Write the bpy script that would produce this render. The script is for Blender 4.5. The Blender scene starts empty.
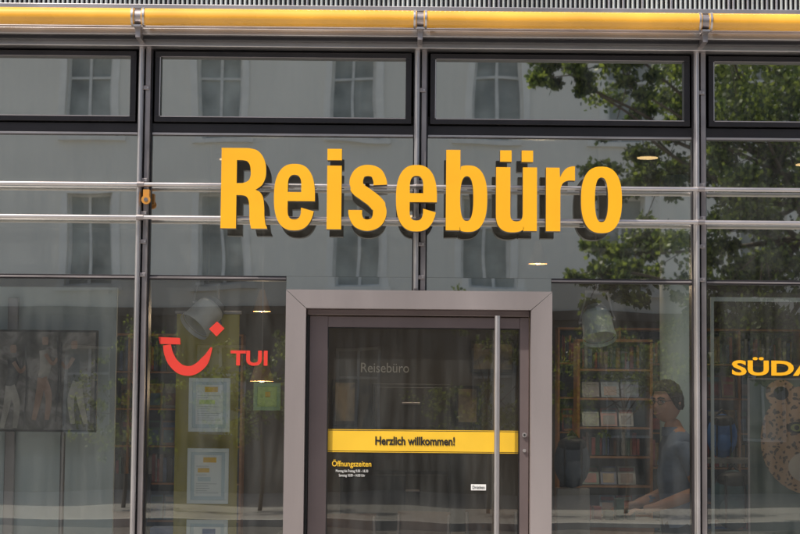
import bpy, bmesh, math, random
from mathutils import Vector, Matrix, noise
random.seed(7)
scene=bpy.context.scene
# ------------------------------------------------------------ camera
CAM=Vector((0,-11,1.7)); F=1883.0
PITCH=math.atan(.85/11); ROLL=0.009
cd=bpy.data.cameras.new("camera"); cam=bpy.data.objects.new("camera",cd)
scene.collection.objects.link(cam); scene.camera=cam
cd.sensor_width=36; cd.lens=36*F/800; cd.clip_end=500; cd.clip_start=.1
RM=(Matrix.Rotation(math.pi/2+PITCH,4,'X')@Matrix.Rotation(ROLL,4,'Z'))
cam.matrix_world=Matrix.Translation(CAM)@RM
R3=RM.to_3x3()
def unproject(u,v,y=0.0):
    """cast image pixel u,v through the camera: X,Z on the vertical plane at depth y"""
    d=R3@Vector((u-400,267-v,-F)); t=(y-CAM.y)/d.y
    p=CAM+d*t
    return p.x,p.z
def sx(u,y=0,v=267): return unproject(u,v,y)[0]  # world X of an image pixel column
def sz(v,y=0,u=400): return unproject(u,v,y)[1]  # world Z of an image pixel row
# ------------------------------------------------------------ materials
def newmat(name):
    m=bpy.data.materials.new(name); m.use_nodes=True
    nt=m.node_tree; return m,nt,nt.nodes,nt.links,nt.nodes["Principled BSDF"]
def mat(name,col,rough=.5,metal=0,var=.12,scale=6,bump=0,bscale=60,spec=None,stretch=None,rvar=0,coat=0):
    m,nt,N,L,P=newmat(name)
    tc=N.new("ShaderNodeTexCoord"); mp=N.new("ShaderNodeMapping")
    L.new(tc.outputs["Object"],mp.inputs["Vector"])
    if stretch: mp.inputs["Scale"].default_value=stretch
    nz=N.new("ShaderNodeTexNoise"); nz.inputs["Scale"].default_value=scale; nz.inputs["Detail"].default_value=6
    L.new(mp.outputs[0],nz.inputs["Vector"])
    cr=N.new("ShaderNodeValToRGB"); L.new(nz.outputs["Fac"],cr.inputs[0])
    cr.color_ramp.elements[0].position=.3; cr.color_ramp.elements[1].position=.7
    cr.color_ramp.elements[0].color=tuple(c*(1-var) for c in col)+(1,)
    cr.color_ramp.elements[1].color=tuple(min(1,c*(1+var)) for c in col)+(1,)
    L.new(cr.outputs[0],P.inputs["Base Color"])
    P.inputs["Metallic"].default_value=metal; P.inputs["Roughness"].default_value=rough
    if rvar:
        mr=N.new("ShaderNodeMapRange"); L.new(nz.outputs["Fac"],mr.inputs[0])
        mr.inputs[3].default_value=max(0,rough-rvar); mr.inputs[4].default_value=rough+rvar
        L.new(mr.outputs[0],P.inputs["Roughness"])
    if spec is not None: P.inputs["Specular IOR Level"].default_value=spec
    if coat: P.inputs["Coat Weight"].default_value=coat
    if bump:
        n2=N.new("ShaderNodeTexNoise"); n2.inputs["Scale"].default_value=bscale; n2.inputs["Detail"].default_value=4
        L.new(mp.outputs[0],n2.inputs["Vector"])
        b=N.new("ShaderNodeBump"); b.inputs["Strength"].default_value=bump; b.inputs["Distance"].default_value=.01
        L.new(n2.outputs["Fac"],b.inputs["Height"]); L.new(b.outputs[0],P.inputs["Normal"])
    return m
def glass(name,refl,tint,rough=0.0,wave=.0012):
    m,nt,N,L,P=newmat(name); N.remove(P)
    out=N["Material Output"]
    tr=N.new("ShaderNodeBsdfTransparent"); tr.inputs[0].default_value=tint+(1,)
    gl=N.new("ShaderNodeBsdfGlossy"); gl.inputs["Roughness"].default_value=rough; gl.inputs[0].default_value=(.98,.99,.93,1)
    tc=N.new("ShaderNodeTexCoord"); nz=N.new("ShaderNodeTexNoise"); nz.inputs["Scale"].default_value=1.3; nz.inputs["Detail"].default_value=1
    L.new(tc.outputs["Object"],nz.inputs["Vector"])
    b=N.new("ShaderNodeBump"); b.inputs["Strength"].default_value=1; b.inputs["Distance"].default_value=wave
    L.new(nz.outputs["Fac"],b.inputs["Height"]); L.new(b.outputs[0],gl.inputs["Normal"])
    df=N.new("ShaderNodeBsdfDiffuse"); df.inputs[0].default_value=(.5,.52,.5,1)
    mp=N.new("ShaderNodeMapping"); mp.inputs["Scale"].default_value=(5,1,.8); L.new(tc.outputs["Object"],mp.inputs[0])
    n3=N.new("ShaderNodeTexNoise"); n3.inputs["Scale"].default_value=3; n3.inputs["Detail"].default_value=8; L.new(mp.outputs[0],n3.inputs["Vector"])
    mr=N.new("ShaderNodeMapRange"); mr.inputs[1].default_value=.35; mr.inputs[2].default_value=.8; mr.inputs[3].default_value=.015; mr.inputs[4].default_value=.085
    L.new(n3.outputs["Fac"],mr.inputs[0])
    fr=N.new("ShaderNodeFresnel"); fr.inputs[0].default_value=1.5
    ad=N.new("ShaderNodeMath"); ad.operation='ADD'; ad.use_clamp=True; L.new(fr.outputs[0],ad.inputs[0]); ad.inputs[1].default_value=refl-.04
    mx=N.new("ShaderNodeMixShader"); L.new(ad.outputs[0],mx.inputs[0]); L.new(tr.outputs[0],mx.inputs[1]); L.new(gl.outputs[0],mx.inputs[2])
    m2=N.new("ShaderNodeMixShader"); L.new(mr.outputs[0],m2.inputs[0]); L.new(mx.outputs[0],m2.inputs[1]); L.new(df.outputs[0],m2.inputs[2])
    L.new(m2.outputs[0],out.inputs[0]); return m
def emis(name,col,s):
    m,nt,N,L,P=newmat(name); P.inputs["Base Color"].default_value=col+(1,)
    P.inputs["Emission Color"].default_value=col+(1,); P.inputs["Emission Strength"].default_value=s; return m
def picture(name,cols,scale=4,dist=1.5,detail=5,rough=.35,seed=0,stretch=(1,1,1)):
    m,nt,N,L,P=newmat(name)
    tc=N.new("ShaderNodeTexCoord"); mp=N.new("ShaderNodeMapping"); mp.inputs["Location"].default_value=(seed,seed*.3,seed*.7); mp.inputs["Scale"].default_value=stretch
    L.new(tc.outputs["Object"],mp.inputs[0])
    nz=N.new("ShaderNodeTexNoise"); nz.inputs["Scale"].default_value=scale; nz.inputs["Detail"].default_value=detail; nz.inputs["Distortion"].default_value=dist
    L.new(mp.outputs[0],nz.inputs["Vector"]); cr=N.new("ShaderNodeValToRGB"); L.new(nz.outputs["Fac"],cr.inputs[0])
    e=cr.color_ramp.elements
    while len(e)<len(cols): e.new(.5)
    for i,c in enumerate(cols):
        e[i].position=.3+.4*i/(len(cols)-1); e[i].color=c+(1,)
    L.new(cr.outputs[0],P.inputs["Base Color"]); P.inputs["Roughness"].default_value=rough; return m

STEEL=mat("brushed_steel",(.56,.53,.53),.34,.9,.1,3,.05,120,rvar=.08)
STEELD=mat("weathered_steel",(.34,.31,.31),.4,.85,.15,5,rvar=.08)
DARK=mat("dark_frame_paint",(.020,.018,.021),.35,0,.2,5)
RUBBER=mat("rubber_gasket",(.012,.012,.012),.7)
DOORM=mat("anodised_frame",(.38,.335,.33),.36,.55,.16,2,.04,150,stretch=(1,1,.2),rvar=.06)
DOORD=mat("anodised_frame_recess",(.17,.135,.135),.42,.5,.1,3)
PIPE=mat("yellow_pipe_paint",(.84,.42,.045),.28,0,.16,2.5,coat=.6,rvar=.08)
YEL=mat("letter_yellow",(.88,.43,.012),.38,0,.05,3,coat=.15)
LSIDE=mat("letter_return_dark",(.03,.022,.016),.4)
YBAND=mat("band_yellow",(.80,.49,.03),.45,0,.05,5)
BLACK=mat("print_black",(.01,.01,.01),.5)
WHITE=mat("print_white",(.8,.8,.78),.5,var=.03)
GREYL=mat("dull_aluminium_letters",(.6,.6,.58),.5)
RED=mat("decal_red",(.66,.045,.03),.4,var=.05)
G_TOP=glass("transom_glass",.70,(.30,.33,.32),.014)
G_MID=glass("upper_glass",.66,(.62,.68,.66),.014)
G_LOW=glass("shop_glass",.27,(.96,.985,.97),.004)
G_DOOR=glass("door_glass",.15,(.74,.73,.70))
# ------------------------------------------------------------ mesh builder
class MB:
    def __init__(s,name,mats,parent=None,bevel=0):
        s.name=name; s.m=mats; s.v=[]; s.f=[]; s.mi=[]; s.sm=[]; s.bev=bevel; s.parent=parent
    def add(s,vs,fs,m=0,smooth=False):
        o=len(s.v); s.v+= [tuple(v) for v in vs]
        for f in fs: s.f.append([o+i for i in f]); s.mi.append(m); s.sm.append(smooth)
    def box(s,x0,x1,y0,y1,z0,z1,m=0):
        if x0>x1:x0,x1=x1,x0
        if y0>y1:y0,y1=y1,y0
        if z0>z1:z0,z1=z1,z0
        s.add([(x0,y0,z0),(x1,y0,z0),(x1,y1,z0),(x0,y1,z0),(x0,y0,z1),(x1,y0,z1),(x1,y1,z1),(x0,y1,z1)],
              [(0,3,2,1),(4,5,6,7),(0,1,5,4),(1,2,6,5),(2,3,7,6),(3,0,4,7)],m)
    def prism(s,pts,y0,y1,m=0,ms=None):
        n=len(pts); a=sum(pts[i][0]*pts[(i+1)%n][1]-pts[(i+1)%n][0]*pts[i][1] for i in range(n))
        if a<0: pts=pts[::-1]
        s.add([(x,y0,z) for x,z in pts]+[(x,y1,z) for x,z in pts],[tuple(range(n)),tuple(range(2*n-1,n-1,-1))],m)
        s.add([(x,y0,z) for x,z in pts]+[(x,y1,z) for x,z in pts],[((i+1)%n,i,n+i,n+(i+1)%n) for i in range(n)],m if ms is None else ms)
    def quad(s,x0,x1,z0,z1,y,m=0): s.add([(x0,y,z0),(x1,y,z0),(x1,y,z1),(x0,y,z1)],[(0,1,2,3)],m)
    def cyl(s,p0,p1,r0,r1=None,m=0,n=16,caps=True,smooth=True):
        r1=r0 if r1 is None else r1; p0=Vector(p0);p1=Vector(p1); d=(p1-p0).normalized()
        a=d.orthogonal().normalized(); b=d.cross(a)
        vs=[p0+(a*math.cos(t)+b*math.sin(t))*r0 for t in [2*math.pi*i/n for i in range(n)]]
        vs+=[p1+(a*math.cos(t)+b*math.sin(t))*r1 for t in [2*math.pi*i/n for i in range(n)]]
        s.add(vs,[(i,(i+1)%n,n+(i+1)%n,n+i) for i in range(n)],m,smooth)
        if caps: s.add(vs,[tuple(range(n-1,-1,-1)),tuple(range(n,2*n))],m)
    def tube(s,pts,rs,m=0,n=10):
        for i in range(len(pts)-1): s.cyl(pts[i],pts[i+1],rs[i],rs[i+1],m,n)
        for p,r in zip(pts,rs): s.ball(p,(r,r,r),m,n,6)
    def ball(s,c,r,m=0,n=16,k=10,rot=None):
        vs=[];fs=[]
        for j in range(k+1):
            th=math.pi*j/k
            for i in range(n):
                ph=2*math.pi*i/n
                v=Vector((math.sin(th)*math.cos(ph)*r[0],math.sin(th)*math.sin(ph)*r[1],math.cos(th)*r[2]))
                if rot: v=rot@v
                vs.append(Vector(c)+v)
        for j in range(k):
            for i in range(n): fs.append((j*n+i,(j+1)*n+i,(j+1)*n+(i+1)%n,j*n+(i+1)%n))
        s.add(vs,fs,m,True)
    def curve(s,data,M,m=0,ms=None):
        ob=bpy.data.objects.new("tmp",data); scene.collection.objects.link(ob)
        dg=bpy.context.evaluated_depsgraph_get(); me=bpy.data.meshes.new_from_object(ob.evaluated_get(dg))
        vs=[M@v.co for v in me.vertices]
        A=[];B=[]
        for p in me.polygons: (A if p.normal.z>.8 else B).append(tuple(p.vertices))
        s.add(vs,A,m); s.add(vs,B,m if ms is None else ms)
        bpy.data.objects.remove(ob); bpy.data.meshes.remove(me)
    def text(s,t,x,z,y,h,m=0,ms=None,width=None,bold=0,ext=.001,align='LEFT',shear=0):
        c=bpy.data.curves.new("t",'FONT'); c.body=t; c.size=1; c.offset=bold; c.extrude=ext/h; c.shear=shear; c.resolution_u=4
        ob=bpy.data.objects.new("tmp",c); scene.collection.objects.link(ob)
        bpy.context.view_layer.update(); bb=[Vector(b) for b in ob.bound_box]; w=max(b.x for b in bb)-min(b.x for b in bb); x0=min(b.x for b in bb)
        bpy.data.objects.remove(ob)
        k=h/.72
        kx=k if width is None else width/w
        ox=x-x0*kx - (w*kx/2 if align=='CENTER' else 0)
        M=Matrix(((kx,0,0,ox),(0,0,-k,y),(0,k,0,z),(0,0,0,1)))
        s.curve(c,M,m,ms)
    def done(s):
        me=bpy.data.meshes.new(s.name); me.from_pydata(s.v,[],s.f)
        for mm in s.m: me.materials.append(mm)
        for p,i,sm in zip(me.polygons,s.mi,s.sm): p.material_index=i; p.use_smooth=sm
        me.update(); ob=bpy.data.objects.new(s.name,me); scene.collection.objects.link(ob)
        if s.bev:
            b=ob.modifiers.new("bevel",'BEVEL'); b.width=s.bev; b.segments=2; b.limit_method='ANGLE'; b.angle_limit=math.radians(50)
        if s.parent: ob.parent=s.parent
        return ob
def empty(name):
    e=bpy.data.objects.new(name,None); scene.collection.objects.link(e); return e

# ------------------------------------------------------------ shop building
shop=empty("shop_building")
XL,XR=-7.5,7.5
mull_x=[sx(142,-.05,250)-(sx(420)-sx(141)), sx(142,-.05,250), sx(420,-.05,200), sx(700,-.05,267), sx(700,-.05,267)+(sx(700)-sx(420))]
z_toprail=sz(48); z_t1=sz(52); z_t0=sz(126); z_mid=sz(138); z_tr=sz(280)
doorx0,doorx1=sx(284,-.12,400),sx(552,-.12,400); door_top=sz(290.5,-.12,418)
b=MB("steel_mullions",[STEEL,DARK,STEELD,RUBBER],shop,.003)
for i,x in enumerate(mull_x):
    zlo=0 if i!=2 else door_top+.004
    ztop=sz(-40)
    b.box(x-.043,x+.043,-.03,.09,zlo,ztop,1)
    b.box(x-.036,x-.006,-.075,-.031,zlo,ztop,0)
    b.box(x+.004,x+.034,-.070,-.0305,zlo,ztop,2)
    b.cyl((x-.020,-.088,zlo+.01),(x-.020,-.088,ztop),.0125,None,0)
    for zz in (sz(92),sz(184),sz(217),sz(245),sz(278)):
        b.box(x-.030,x+.028,-.082,-.0755,zz-.012,zz+.012,2)
        b.cyl((x+.019,-.083,zz),(x+.019,-.078,zz),.006,None,0,8)
b.done()
b=MB("transom_bars",[DARK,STEEL,STEELD,RUBBER],shop,.002)
for i in range(4):
    xa,xb=mull_x[i]+.0435,mull_x[i+1]-.0435
    b.box(xa,xb,-.02,.06,z_toprail-.03,z_toprail+.03,0)
    b.box(xa,xb,-.02,.06,z_mid,z_t0,0)
    b.box(xa,xb,-.028,-.021,z_mid+.004,z_mid+.016,1)
    s0=xa+.012; s1=xb-.012; sb=z_t0+.008; st=z_toprail-.04
    w=.034
    b.box(s0,s1,-.045,.03,sb,sb+w,0); b.box(s0,s1,-.045,.03,st-w,st,0)
    b.box(s0,s0+w,-.044,.03,sb+w+.001,st-w-.001,0); b.box(s1-w,s1,-.044,.03,sb+w+.001,st-w-.001,0)
    b.box(s0+w,s1-w,-.047,-.04,sb+w-.006,sb+w-.001,1)
    b.box(s0+w,s1-w,-.047,-.04,st-w+.001,st-w+.005,2)
    b.box(s0+w-.006,s0+w-.001,-.047,-.0445,sb+w,st-w,1)
    segs=[(xa,xb)]
    if i==1: segs=[(xa,doorx0-.003)]
    if i==2: segs=[(doorx1+.003,xb)]
    for a,c in segs:
        b.box(a,c,-.02,.05,z_tr-.012,z_tr+.016,0)
        b.box(a,c,-.026,-.0205,z_tr-.004,z_tr+.006,2)
        b.box(a,c,-.02,.05,.0,.12,0)
b.done()
for nm,z0,z1,mt in (("transom_window_glass",z_t0+.03,z_toprail-.07,G_TOP),("upper_window_glass",z_tr+.016,z_mid,G_MID)):
    for i in range(4):
        xa,xb=mull_x[i]+.0435,mull_x[i+1]-.0435
        bb=MB(nm,[mt],shop); r=random.uniform(-.0025,.0025)
        if nm[0]=='t': xa+=.046; xb-=.046
        bb.add([(xa,-.004+r,z0),(xb,-.004-r,z0),(xb,-.004-r,z1),(xa,-.004+r,z1)],[(0,1,2,3)]); bb.done()
for a,c in ((mull_x[0]+.044,mull_x[1]-.044),(mull_x[1]+.044,doorx0),(doorx1,mull_x[3]-.044),(mull_x[3]+.044,mull_x[4]-.044)):
    bb=MB("shop_window_glass",[G_LOW],shop); bb.quad(a,c,.12,z_tr-.012,-.003); bb.done()
bb=MB("overdoor_glass",[G_MID],shop)
bb.quad(doorx0-.002,mull_x[2]-.0435,door_top-.06,z_tr+.015,-.0035); bb.quad(mull_x[2]+.0435,doorx1+.002,door_top-.06,z_tr+.015,-.0035); bb.done()
b=MB("canopy_steelwork",[STEEL,DARK,STEELD,WHITE],shop,.003)
b.box(XL,XR,-.24,-.19,sz(36.5,-.24),sz(30,-.24),0)
b.box(XL,XR,-.20,-.03,sz(41.5,-.2),sz(37.5,-.2),1)
b.box(XL,XR,-.14,-.03,sz(48,-.14),sz(42,-.14),0)
b.box(XL,XR,-.189,.1,sz(36,-.24)+.004,sz(31,-.24)+.03,2)
b.box(XL,XR,-.20,-.03,sz(11,-.2),sz(6,-.2),0)
b.box(XL,XR,-.028,.12,z_toprail+.031,z_toprail+.65,1)
b.done()
RIB=mat("ribbed_panel",(.50,.53,.52),.35,.4,.25,3)
b=MB("balustrade_panel",[RIB,STEEL,DARK],shop)
x=XL; zr0=sz(5.5,-.2)
while x<XR:
    b.cyl((x,-.14,zr0),(x,-.14,zr0+.7),.008,None,0 if random.random()>.1 else 1,8,False); x+=.028
b.box(XL,XR,-.12,-.10,zr0,zr0+.7,2)
b.done()
bp=MB("yellow_pipe",[PIPE,STEEL,STEELD])
zp=sz(19,-.32); segs=[XL]+[mx-.01 for mx in mull_x[1:4]]+[XR]
for i in range(4):
    bp.cyl((segs[i]+.02,-.32,zp),(segs[i+1]-.02,-.32,zp),.050,None,0,40)
    if i<3:
        xx=segs[i+1]; bp.cyl((xx-.02,-.32,zp),(xx+.02,-.32,zp),.042,None,2,32)
        for q in (-.032,.032): bp.cyl((xx+q-.006,-.32,zp),(xx+q+.006,-.32,zp),.055,None,1,32)
        bp.box(xx-.014,xx+.014,-.33,-.03,zp-.12,zp-.05,2)
        bp.box(xx-.02,xx+.02,-.375,-.25,zp-.066,zp-.055,1)
bp.done()
br=MB("sign_rail",[STEEL,STEELD,mat("rust_clamp",(.5,.22,.03),.6)])
for v in (186.5,219.5):
    zz=sz(v,-.13)
    br.cyl((XL,-.13,zz),(XR,-.13,zz),.0125,None,0,20)
    for x in mull_x[1:4]:
        br.cyl((x-.005,-.135,zz),(x-.005,-.075,zz),.008,None,1,10)
        br.cyl((x-.025,-.13,zz),(x+.015,-.13,zz),.0165,None,1,20)
x=mull_x[1]; zz=sz(197,-.13)
br.cyl((x+.03,-.15,zz-.03),(x+.03,-.12,zz-.03),.026,None,2,16); br.box(x+.012,x+.048,-.14,-.08,zz-.035,zz+.03,2)
br.cyl((x+.03,-.153,zz-.03),(x+.03,-.15,zz-.03),.012,None,1,12)
br.done()
# ------------------------------------------------------------ sign letters
def se(cx,cy,rx,ry,a0,a1,n=24,e=2.5):
    o=[]
    for i in range(n+1):
        t=math.radians(a0+(a1-a0)*i/n); c,s=math.cos(t),math.sin(t)
        o.append((cx+rx*math.copysign(abs(c)**(2/e),c),cy+ry*math.copysign(abs(s)**(2/e),s)))
    return o
def cr(pts,n=8):
    P=[pts[0]]+pts+[pts[-1]]; o=[]
    for i in range(1,len(P)-2):
        for k in range(n):
            t=k/n; q=[]
            for a in (0,1):
                p0,p1,p2,p3=P[i-1][a],P[i][a],P[i+1][a],P[i+2][a]
                q.append(.5*(2*p1+(p2-p0)*t+(2*p0-5*p1+4*p2-p3)*t*t+(3*p1-p0-3*p2+p3)*t**3))
            o.append(tuple(q))
    o.append(pts[-1]); return o
def stroke(pts,wf):
    L=[];R=[];n=len(pts)
    for i,p in enumerate(pts):
        a=pts[max(0,i-1)];c=pts[min(n-1,i+1)]; dx,dy=c[0]-a[0],c[1]-a[1]; l=math.hypot(dx,dy) or 1
        w=wf(i/(n-1),abs(dx/l)); L.append((p[0]-dy/l*w,p[1]+dx/l*w)); R.append((p[0]+dy/l*w,p[1]-dx/l*w))
    return L+R[::-1]
def rc(x0,x1,y0,y1): return [(x0,y0),(x1,y0),(x1,y1),(x0,y1)]
XH=64
def g_o(): return [se(20.5,32,20.5,33.5,0,352,44),se(20.5,32,6.6,22.5,0,350,36)]
def g_e():
    o=[(41,28)]+se(20.5,32,20.5,33.5,4,340,44)
    o+= [(27.2,21.5)]+se(20.5,19,6.7,9.5,0,-180,16)+[(13.8,28)]
    return [o,[(13.8,37)]+se(20.5,44,6.7,10.5,180,0,16)+[(27.2,37)]]
def g_i(): return [rc(0,14.5,0,XH),rc(0,14.5,69.5,81)]
def g_b():
    bow=[p for p in se(22,32,19.3,33.5,-128,128,36) if p[0]>14.3]
    return [[(0,0),(14,0),(14,4)]+bow+[(14.2,60),(14.2,81),(0,81)],se(20.8,32,6.6,22.5,0,350,36)]
def g_u():
    o=[(0,XH),(14.4,XH)]+se(20.6,17,6.2,7.5,180,360,12)+[(26.8,XH),(41,XH),(41,0),(27.4,0),(27.4,5)]
    o+=[p for p in se(16.5,17,16.5,18.5,-50,-180,18)]
    return [o,rc(4,15.5,69.5,81),rc(25.5,37,69.5,81)]
def g_r(): return [[(0,0),(14.4,0),(14.4,41)]+cr([(14.6,43),(17,48.5),(22,51),(29,51)])+[(29,65.5)]+cr([(26,65.5),(20.5,63.5),(16.5,59),(14,54)])+[(13.6,XH),(0,XH)]]
def g_s():
    c=cr([(31.2,45),(30.6,50),(27,57),(19,59.5),(11,57),(7.2,49),(9.2,41),(17,35),(25,29),(30.4,22),(30.4,13.5),(26.5,7),(18.5,4.4),(10.5,7),(6.8,14),(6.4,19.5)],5)
    return [stroke(c,lambda t,h:6.9-1.2*h+ (1.2 if .38<t<.6 else 0))]
def g_R():
    o=[(0,0),(15.5,0),(15.5,33.5),(19.5,33.5)]+cr([(21,33.4),(25.5,32),(28,27),(28.6,18),(29,8),(30.6,0)])+[(46.5,0),(46.3,1.6)]
    o+=cr([(45,4),(43.8,12),(43.4,22),(42.2,31),(39,36.5),(34.5,39)])+cr([(36,40),(41,44),(44.2,51),(44.8,58),(44,66),(40.5,74),(35,79),(27,81)])+[(0,81)]
    return [o,[(15.5,45.5),(20,45.5)]+cr([(23,46),(27.5,48.5),(29.3,53),(29.4,58),(28.6,63.5),(25.8,67.6),(21,68.8)])+[(15.5,68.8)]]
YF,YB=-.265,-.195
glyphs=[("R",g_R,221),("e",g_e,274),("i",g_i,327),("s",g_s,349),("e",g_e,396),("b",g_b,446),("u_umlaut",g_u,496),("r",g_r,546),("o",g_o,581)]
xs0=sx(221,YF,190); xs1=sx(622,YF,190); ku=(xs1-xs0)/401; zbase=sz(230,YF,421)
sign=empty("shop_sign")
for nm,g,u in glyphs:
    lb=MB("letter_"+nm,[YEL,LSIDE],sign)
    for sc2,ya,yb in ((0,YF,YB),):
        c=bpy.data.curves.new("l",'CURVE'); c.dimensions='2D'; c.fill_mode='BOTH'; c.extrude=.5
        for sp in g():
            s=c.splines.new('POLY'); s.points.add(len(sp)-1); s.use_cyclic_u=True
            for p,q in zip(s.points,sp): p.co=(q[0],q[1],0,1)
        M=Matrix(((ku,0,0,xs0+(u-221)*ku),(0,0,-(yb-ya),(yb+ya)/2),(0,ku,0,zbase),(0,0,0,1)))
        lb.curve(c,M,0,1)
    for v in (186.5,219.5):
        zz=sz(v,-.13)
        xx=xs0+(u-221+ (7 if nm!='s' else 18))*ku
        lb.box(xx-.012,xx+.012,YB+.001,-.118,zz-.01,zz+.01,1)
    lb.done()
# ------------------------------------------------------------ entrance door
door=empty("entrance_door")
FY=-.14
zt=sz(290.5,FY,418); zi=sz(309,FY,418)
xa,xb=sx(284.5,FY,410),sx(552,FY,410); xia,xib=sx(305,FY,410),sx(530.5,FY,410)
b=MB("door_frame",[DOORM,DOORD,RUBBER],door,.004)
b.prism([(xa,zt),(xb,zt),(xib+.001,zi),(xia-.001,zi)],FY,.1,0)
b.prism([(xa,0),(xa,zt-.003),(xia-.002,zi-.003),(xia-.002,0)],FY,.1,0)
b.prism([(xb,0),(xb,zt-.003),(xib+.002,zi-.003),(xib+.002,0)],FY,.1,0)
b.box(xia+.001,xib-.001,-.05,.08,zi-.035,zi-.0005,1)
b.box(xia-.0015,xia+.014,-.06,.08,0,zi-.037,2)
b.done()
b=MB("door_leaf",[DOORM,DOORD,RUBBER,STEEL],door,.003)
DY=-.045
g0,g1=sx(327,DY,410),sx(519.5,DY,410); gz=sz(328,DY,418)
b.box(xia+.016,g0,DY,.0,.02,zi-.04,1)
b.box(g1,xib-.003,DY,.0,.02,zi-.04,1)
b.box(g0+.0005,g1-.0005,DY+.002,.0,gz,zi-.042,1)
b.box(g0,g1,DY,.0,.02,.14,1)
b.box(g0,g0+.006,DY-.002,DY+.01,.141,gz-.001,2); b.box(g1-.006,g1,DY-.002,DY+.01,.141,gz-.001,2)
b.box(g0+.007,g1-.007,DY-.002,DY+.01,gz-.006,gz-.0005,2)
x=sx(524.5,DY,410); z=sz(434,DY); b.cyl((x,DY-.012,z),(x,DY,z),.014,None,3,20); b.cyl((x,DY-.016,z),(x,DY-.012,z),.006,None,2,10)
b.cyl((x,DY-.012,z-.09),(x,DY,z-.09),.01,None,3,16)
b.done()
b=MB("door_glass",[G_DOOR],door); b.quad(g0+.005,g1-.005,.14,gz-.004,-.02); b.done()
b=MB("door_handle",[STEEL,STEELD],door)
hx=sx(497,-.13,420); htop=sz(315,-.13)
b.cyl((hx,-.13,.25),(hx,-.13,htop),.0165,None,0,24)
for z in (htop-.1,.5,1.2): b.cyl((hx,-.13,z),(hx,-.02,z),.010,None,1,12)
b.done()
b=MB("door_lettering",[YBAND,BLACK,WHITE,YEL],door)
z0,z1=sz(451.5,-.023,423),sz(431.5,-.023,423); sc=11/F
b.quad(g0+.006,g1-.006,z0,z1,-.024,0)
b.quad(g0+.006,g1-.006,z1+.004,z1+.008,-.024,0); b.quad(g0+.006,g1-.006,z0-.008,z0-.004,-.024,0)
b.text("Herzlich willkommen!",sx(415,-.026,441),sz(445,-.026,415),-.026,8.2*sc,1,width=79*sc,bold=.028,ext=.0004,align='CENTER')
b.text("Öffnungszeiten",sx(332,-.024,465),sz(466.5,-.024,350),-.0245,5.6*sc,0,width=39*sc,bold=.012,ext=.0003)
for i,(t) in enumerate(("Montag bis Freitag 9.00 - 18.30","Samstag 10.00 - 14.00 Uhr")):
    b.text(t,sx(352,-.024,471),sz(472.3+4.4*i,-.024,350),-.024,2.7*sc,2,width=(32 if i==0 else 26)*sc,ext=.0003,align='CENTER')
x0=sx(471,-.024,487);x1=sx(486,-.024,487);z0=sz(490.5,-.024,478);z1=sz(484.5,-.024,478)
b.quad(x0,x1,z0,z1,-.024,2); b.text("Drücken",(x0+x1)/2,z0+.009,-.0255,3.2*sc,1,width=12*sc,ext=.0003,align='CENTER')
b.done()
# ------------------------------------------------------------ window decals
b=MB("smile_logo_decal",[RED]); yy=-.006
def c2(pts): return [unproject(u,v,yy) for u,v in pts]
bar=c2([(158.5,337),(180,338),(180.5,344.5),(160,344)])
b.prism(bar,yy,yy+.001)
sm=cr([(167,345),(168.5,353),(173,362.5),(181,369.5),(191,370.8),(200,366),(206.5,358),(211.5,347.5)],6)
pl=stroke(sm,lambda t,h:(4.3*math.sin(math.pi*min(1,.22+t*.62))**.6+.6)*(1 if t<.82 else 1-(t-.82)*4.2))
b.prism(c2(pl),yy-.001,yy)
b.prism(c2([(209,329),(217,321.5),(224.5,328.5),(216.5,336.5)]),yy,yy+.001)
b.text("TUI",sx(230.5,yy,360),sz(365,yy,250),yy,14.5*sc,0,width=37*sc,bold=.03,ext=.0005)
b.done()
b=MB("poster_lettering",[YEL]); b.text("SÜDAFRIKA",sx(732,-.006,368),sz(375,-.006,765),-.006,14.5*sc,0,width=172*sc,bold=.03,ext=.0005); b.done()
# ------------------------------------------------------------ interior
CARP=mat("carpet",(.09,.08,.075),.95,0,.2,20); WALLI=mat("interior_wall",(.15,.135,.12),.8,0,.06,2); CEIL=mat("ceiling_board",(.18,.175,.165),.8,0,.05,2)
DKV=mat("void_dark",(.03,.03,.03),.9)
b=MB("interior_shell",[CARP,WALLI,CEIL,DKV],shop)
IY=6.0; CZ=sz(133)
b.box(XL,XR,.13,IY,-.1,.001,0); b.box(XL,XR,IY,IY+.2,0,CZ,1); b.box(XL-.2,XL,.0,IY,0,CZ+1,1); b.box(XR,XR+.2,.0,IY,0,CZ+1,1)
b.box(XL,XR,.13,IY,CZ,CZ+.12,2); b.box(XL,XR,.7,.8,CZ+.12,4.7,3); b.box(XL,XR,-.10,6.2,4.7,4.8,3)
b.done()
b=MB("interior_lettering",[GREYL],shop); L6=16.8/F
b.text("Reisebüro",sx(361,5.8,368),sz(372.5,5.8,384),5.8,10*L6,0,width=48*L6,ext=.01)
b.done()
PALE=mat("pale_board",(.62,.70,.71),.6,0,.05,2)
b=MB("display_board",[PALE,STEELD],None,.004)
b.box(sx(-60,.3),sx(118,.3),.3,.33,.0,sz(287,.3,60),0)
b.box(sx(10,.27),sx(20,.27),.24,.28,0,sz(298,.27,15),1)
b.done()
PIC=picture("photo_print_savanna",[(.05,.045,.04),(.12,.11,.10),(.24,.22,.21),(.42,.39,.37),(.20,.18,.17)],8,.8,10,seed=3)
PS=[picture("photo_print_skin",[(.35,.21,.15),(.62,.43,.34)],9,.5,4,seed=1),picture("photo_print_shirt",[(.03,.03,.035),(.20,.19,.19)],12,.8,5,seed=2),picture("photo_print_trousers",[(.35,.32,.28),(.66,.62,.56)],12,.8,5,seed=5)]
b=MB("framed_picture",[PIC,DARK,STEELD]+PS,None,.002)
fy=.04
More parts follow.
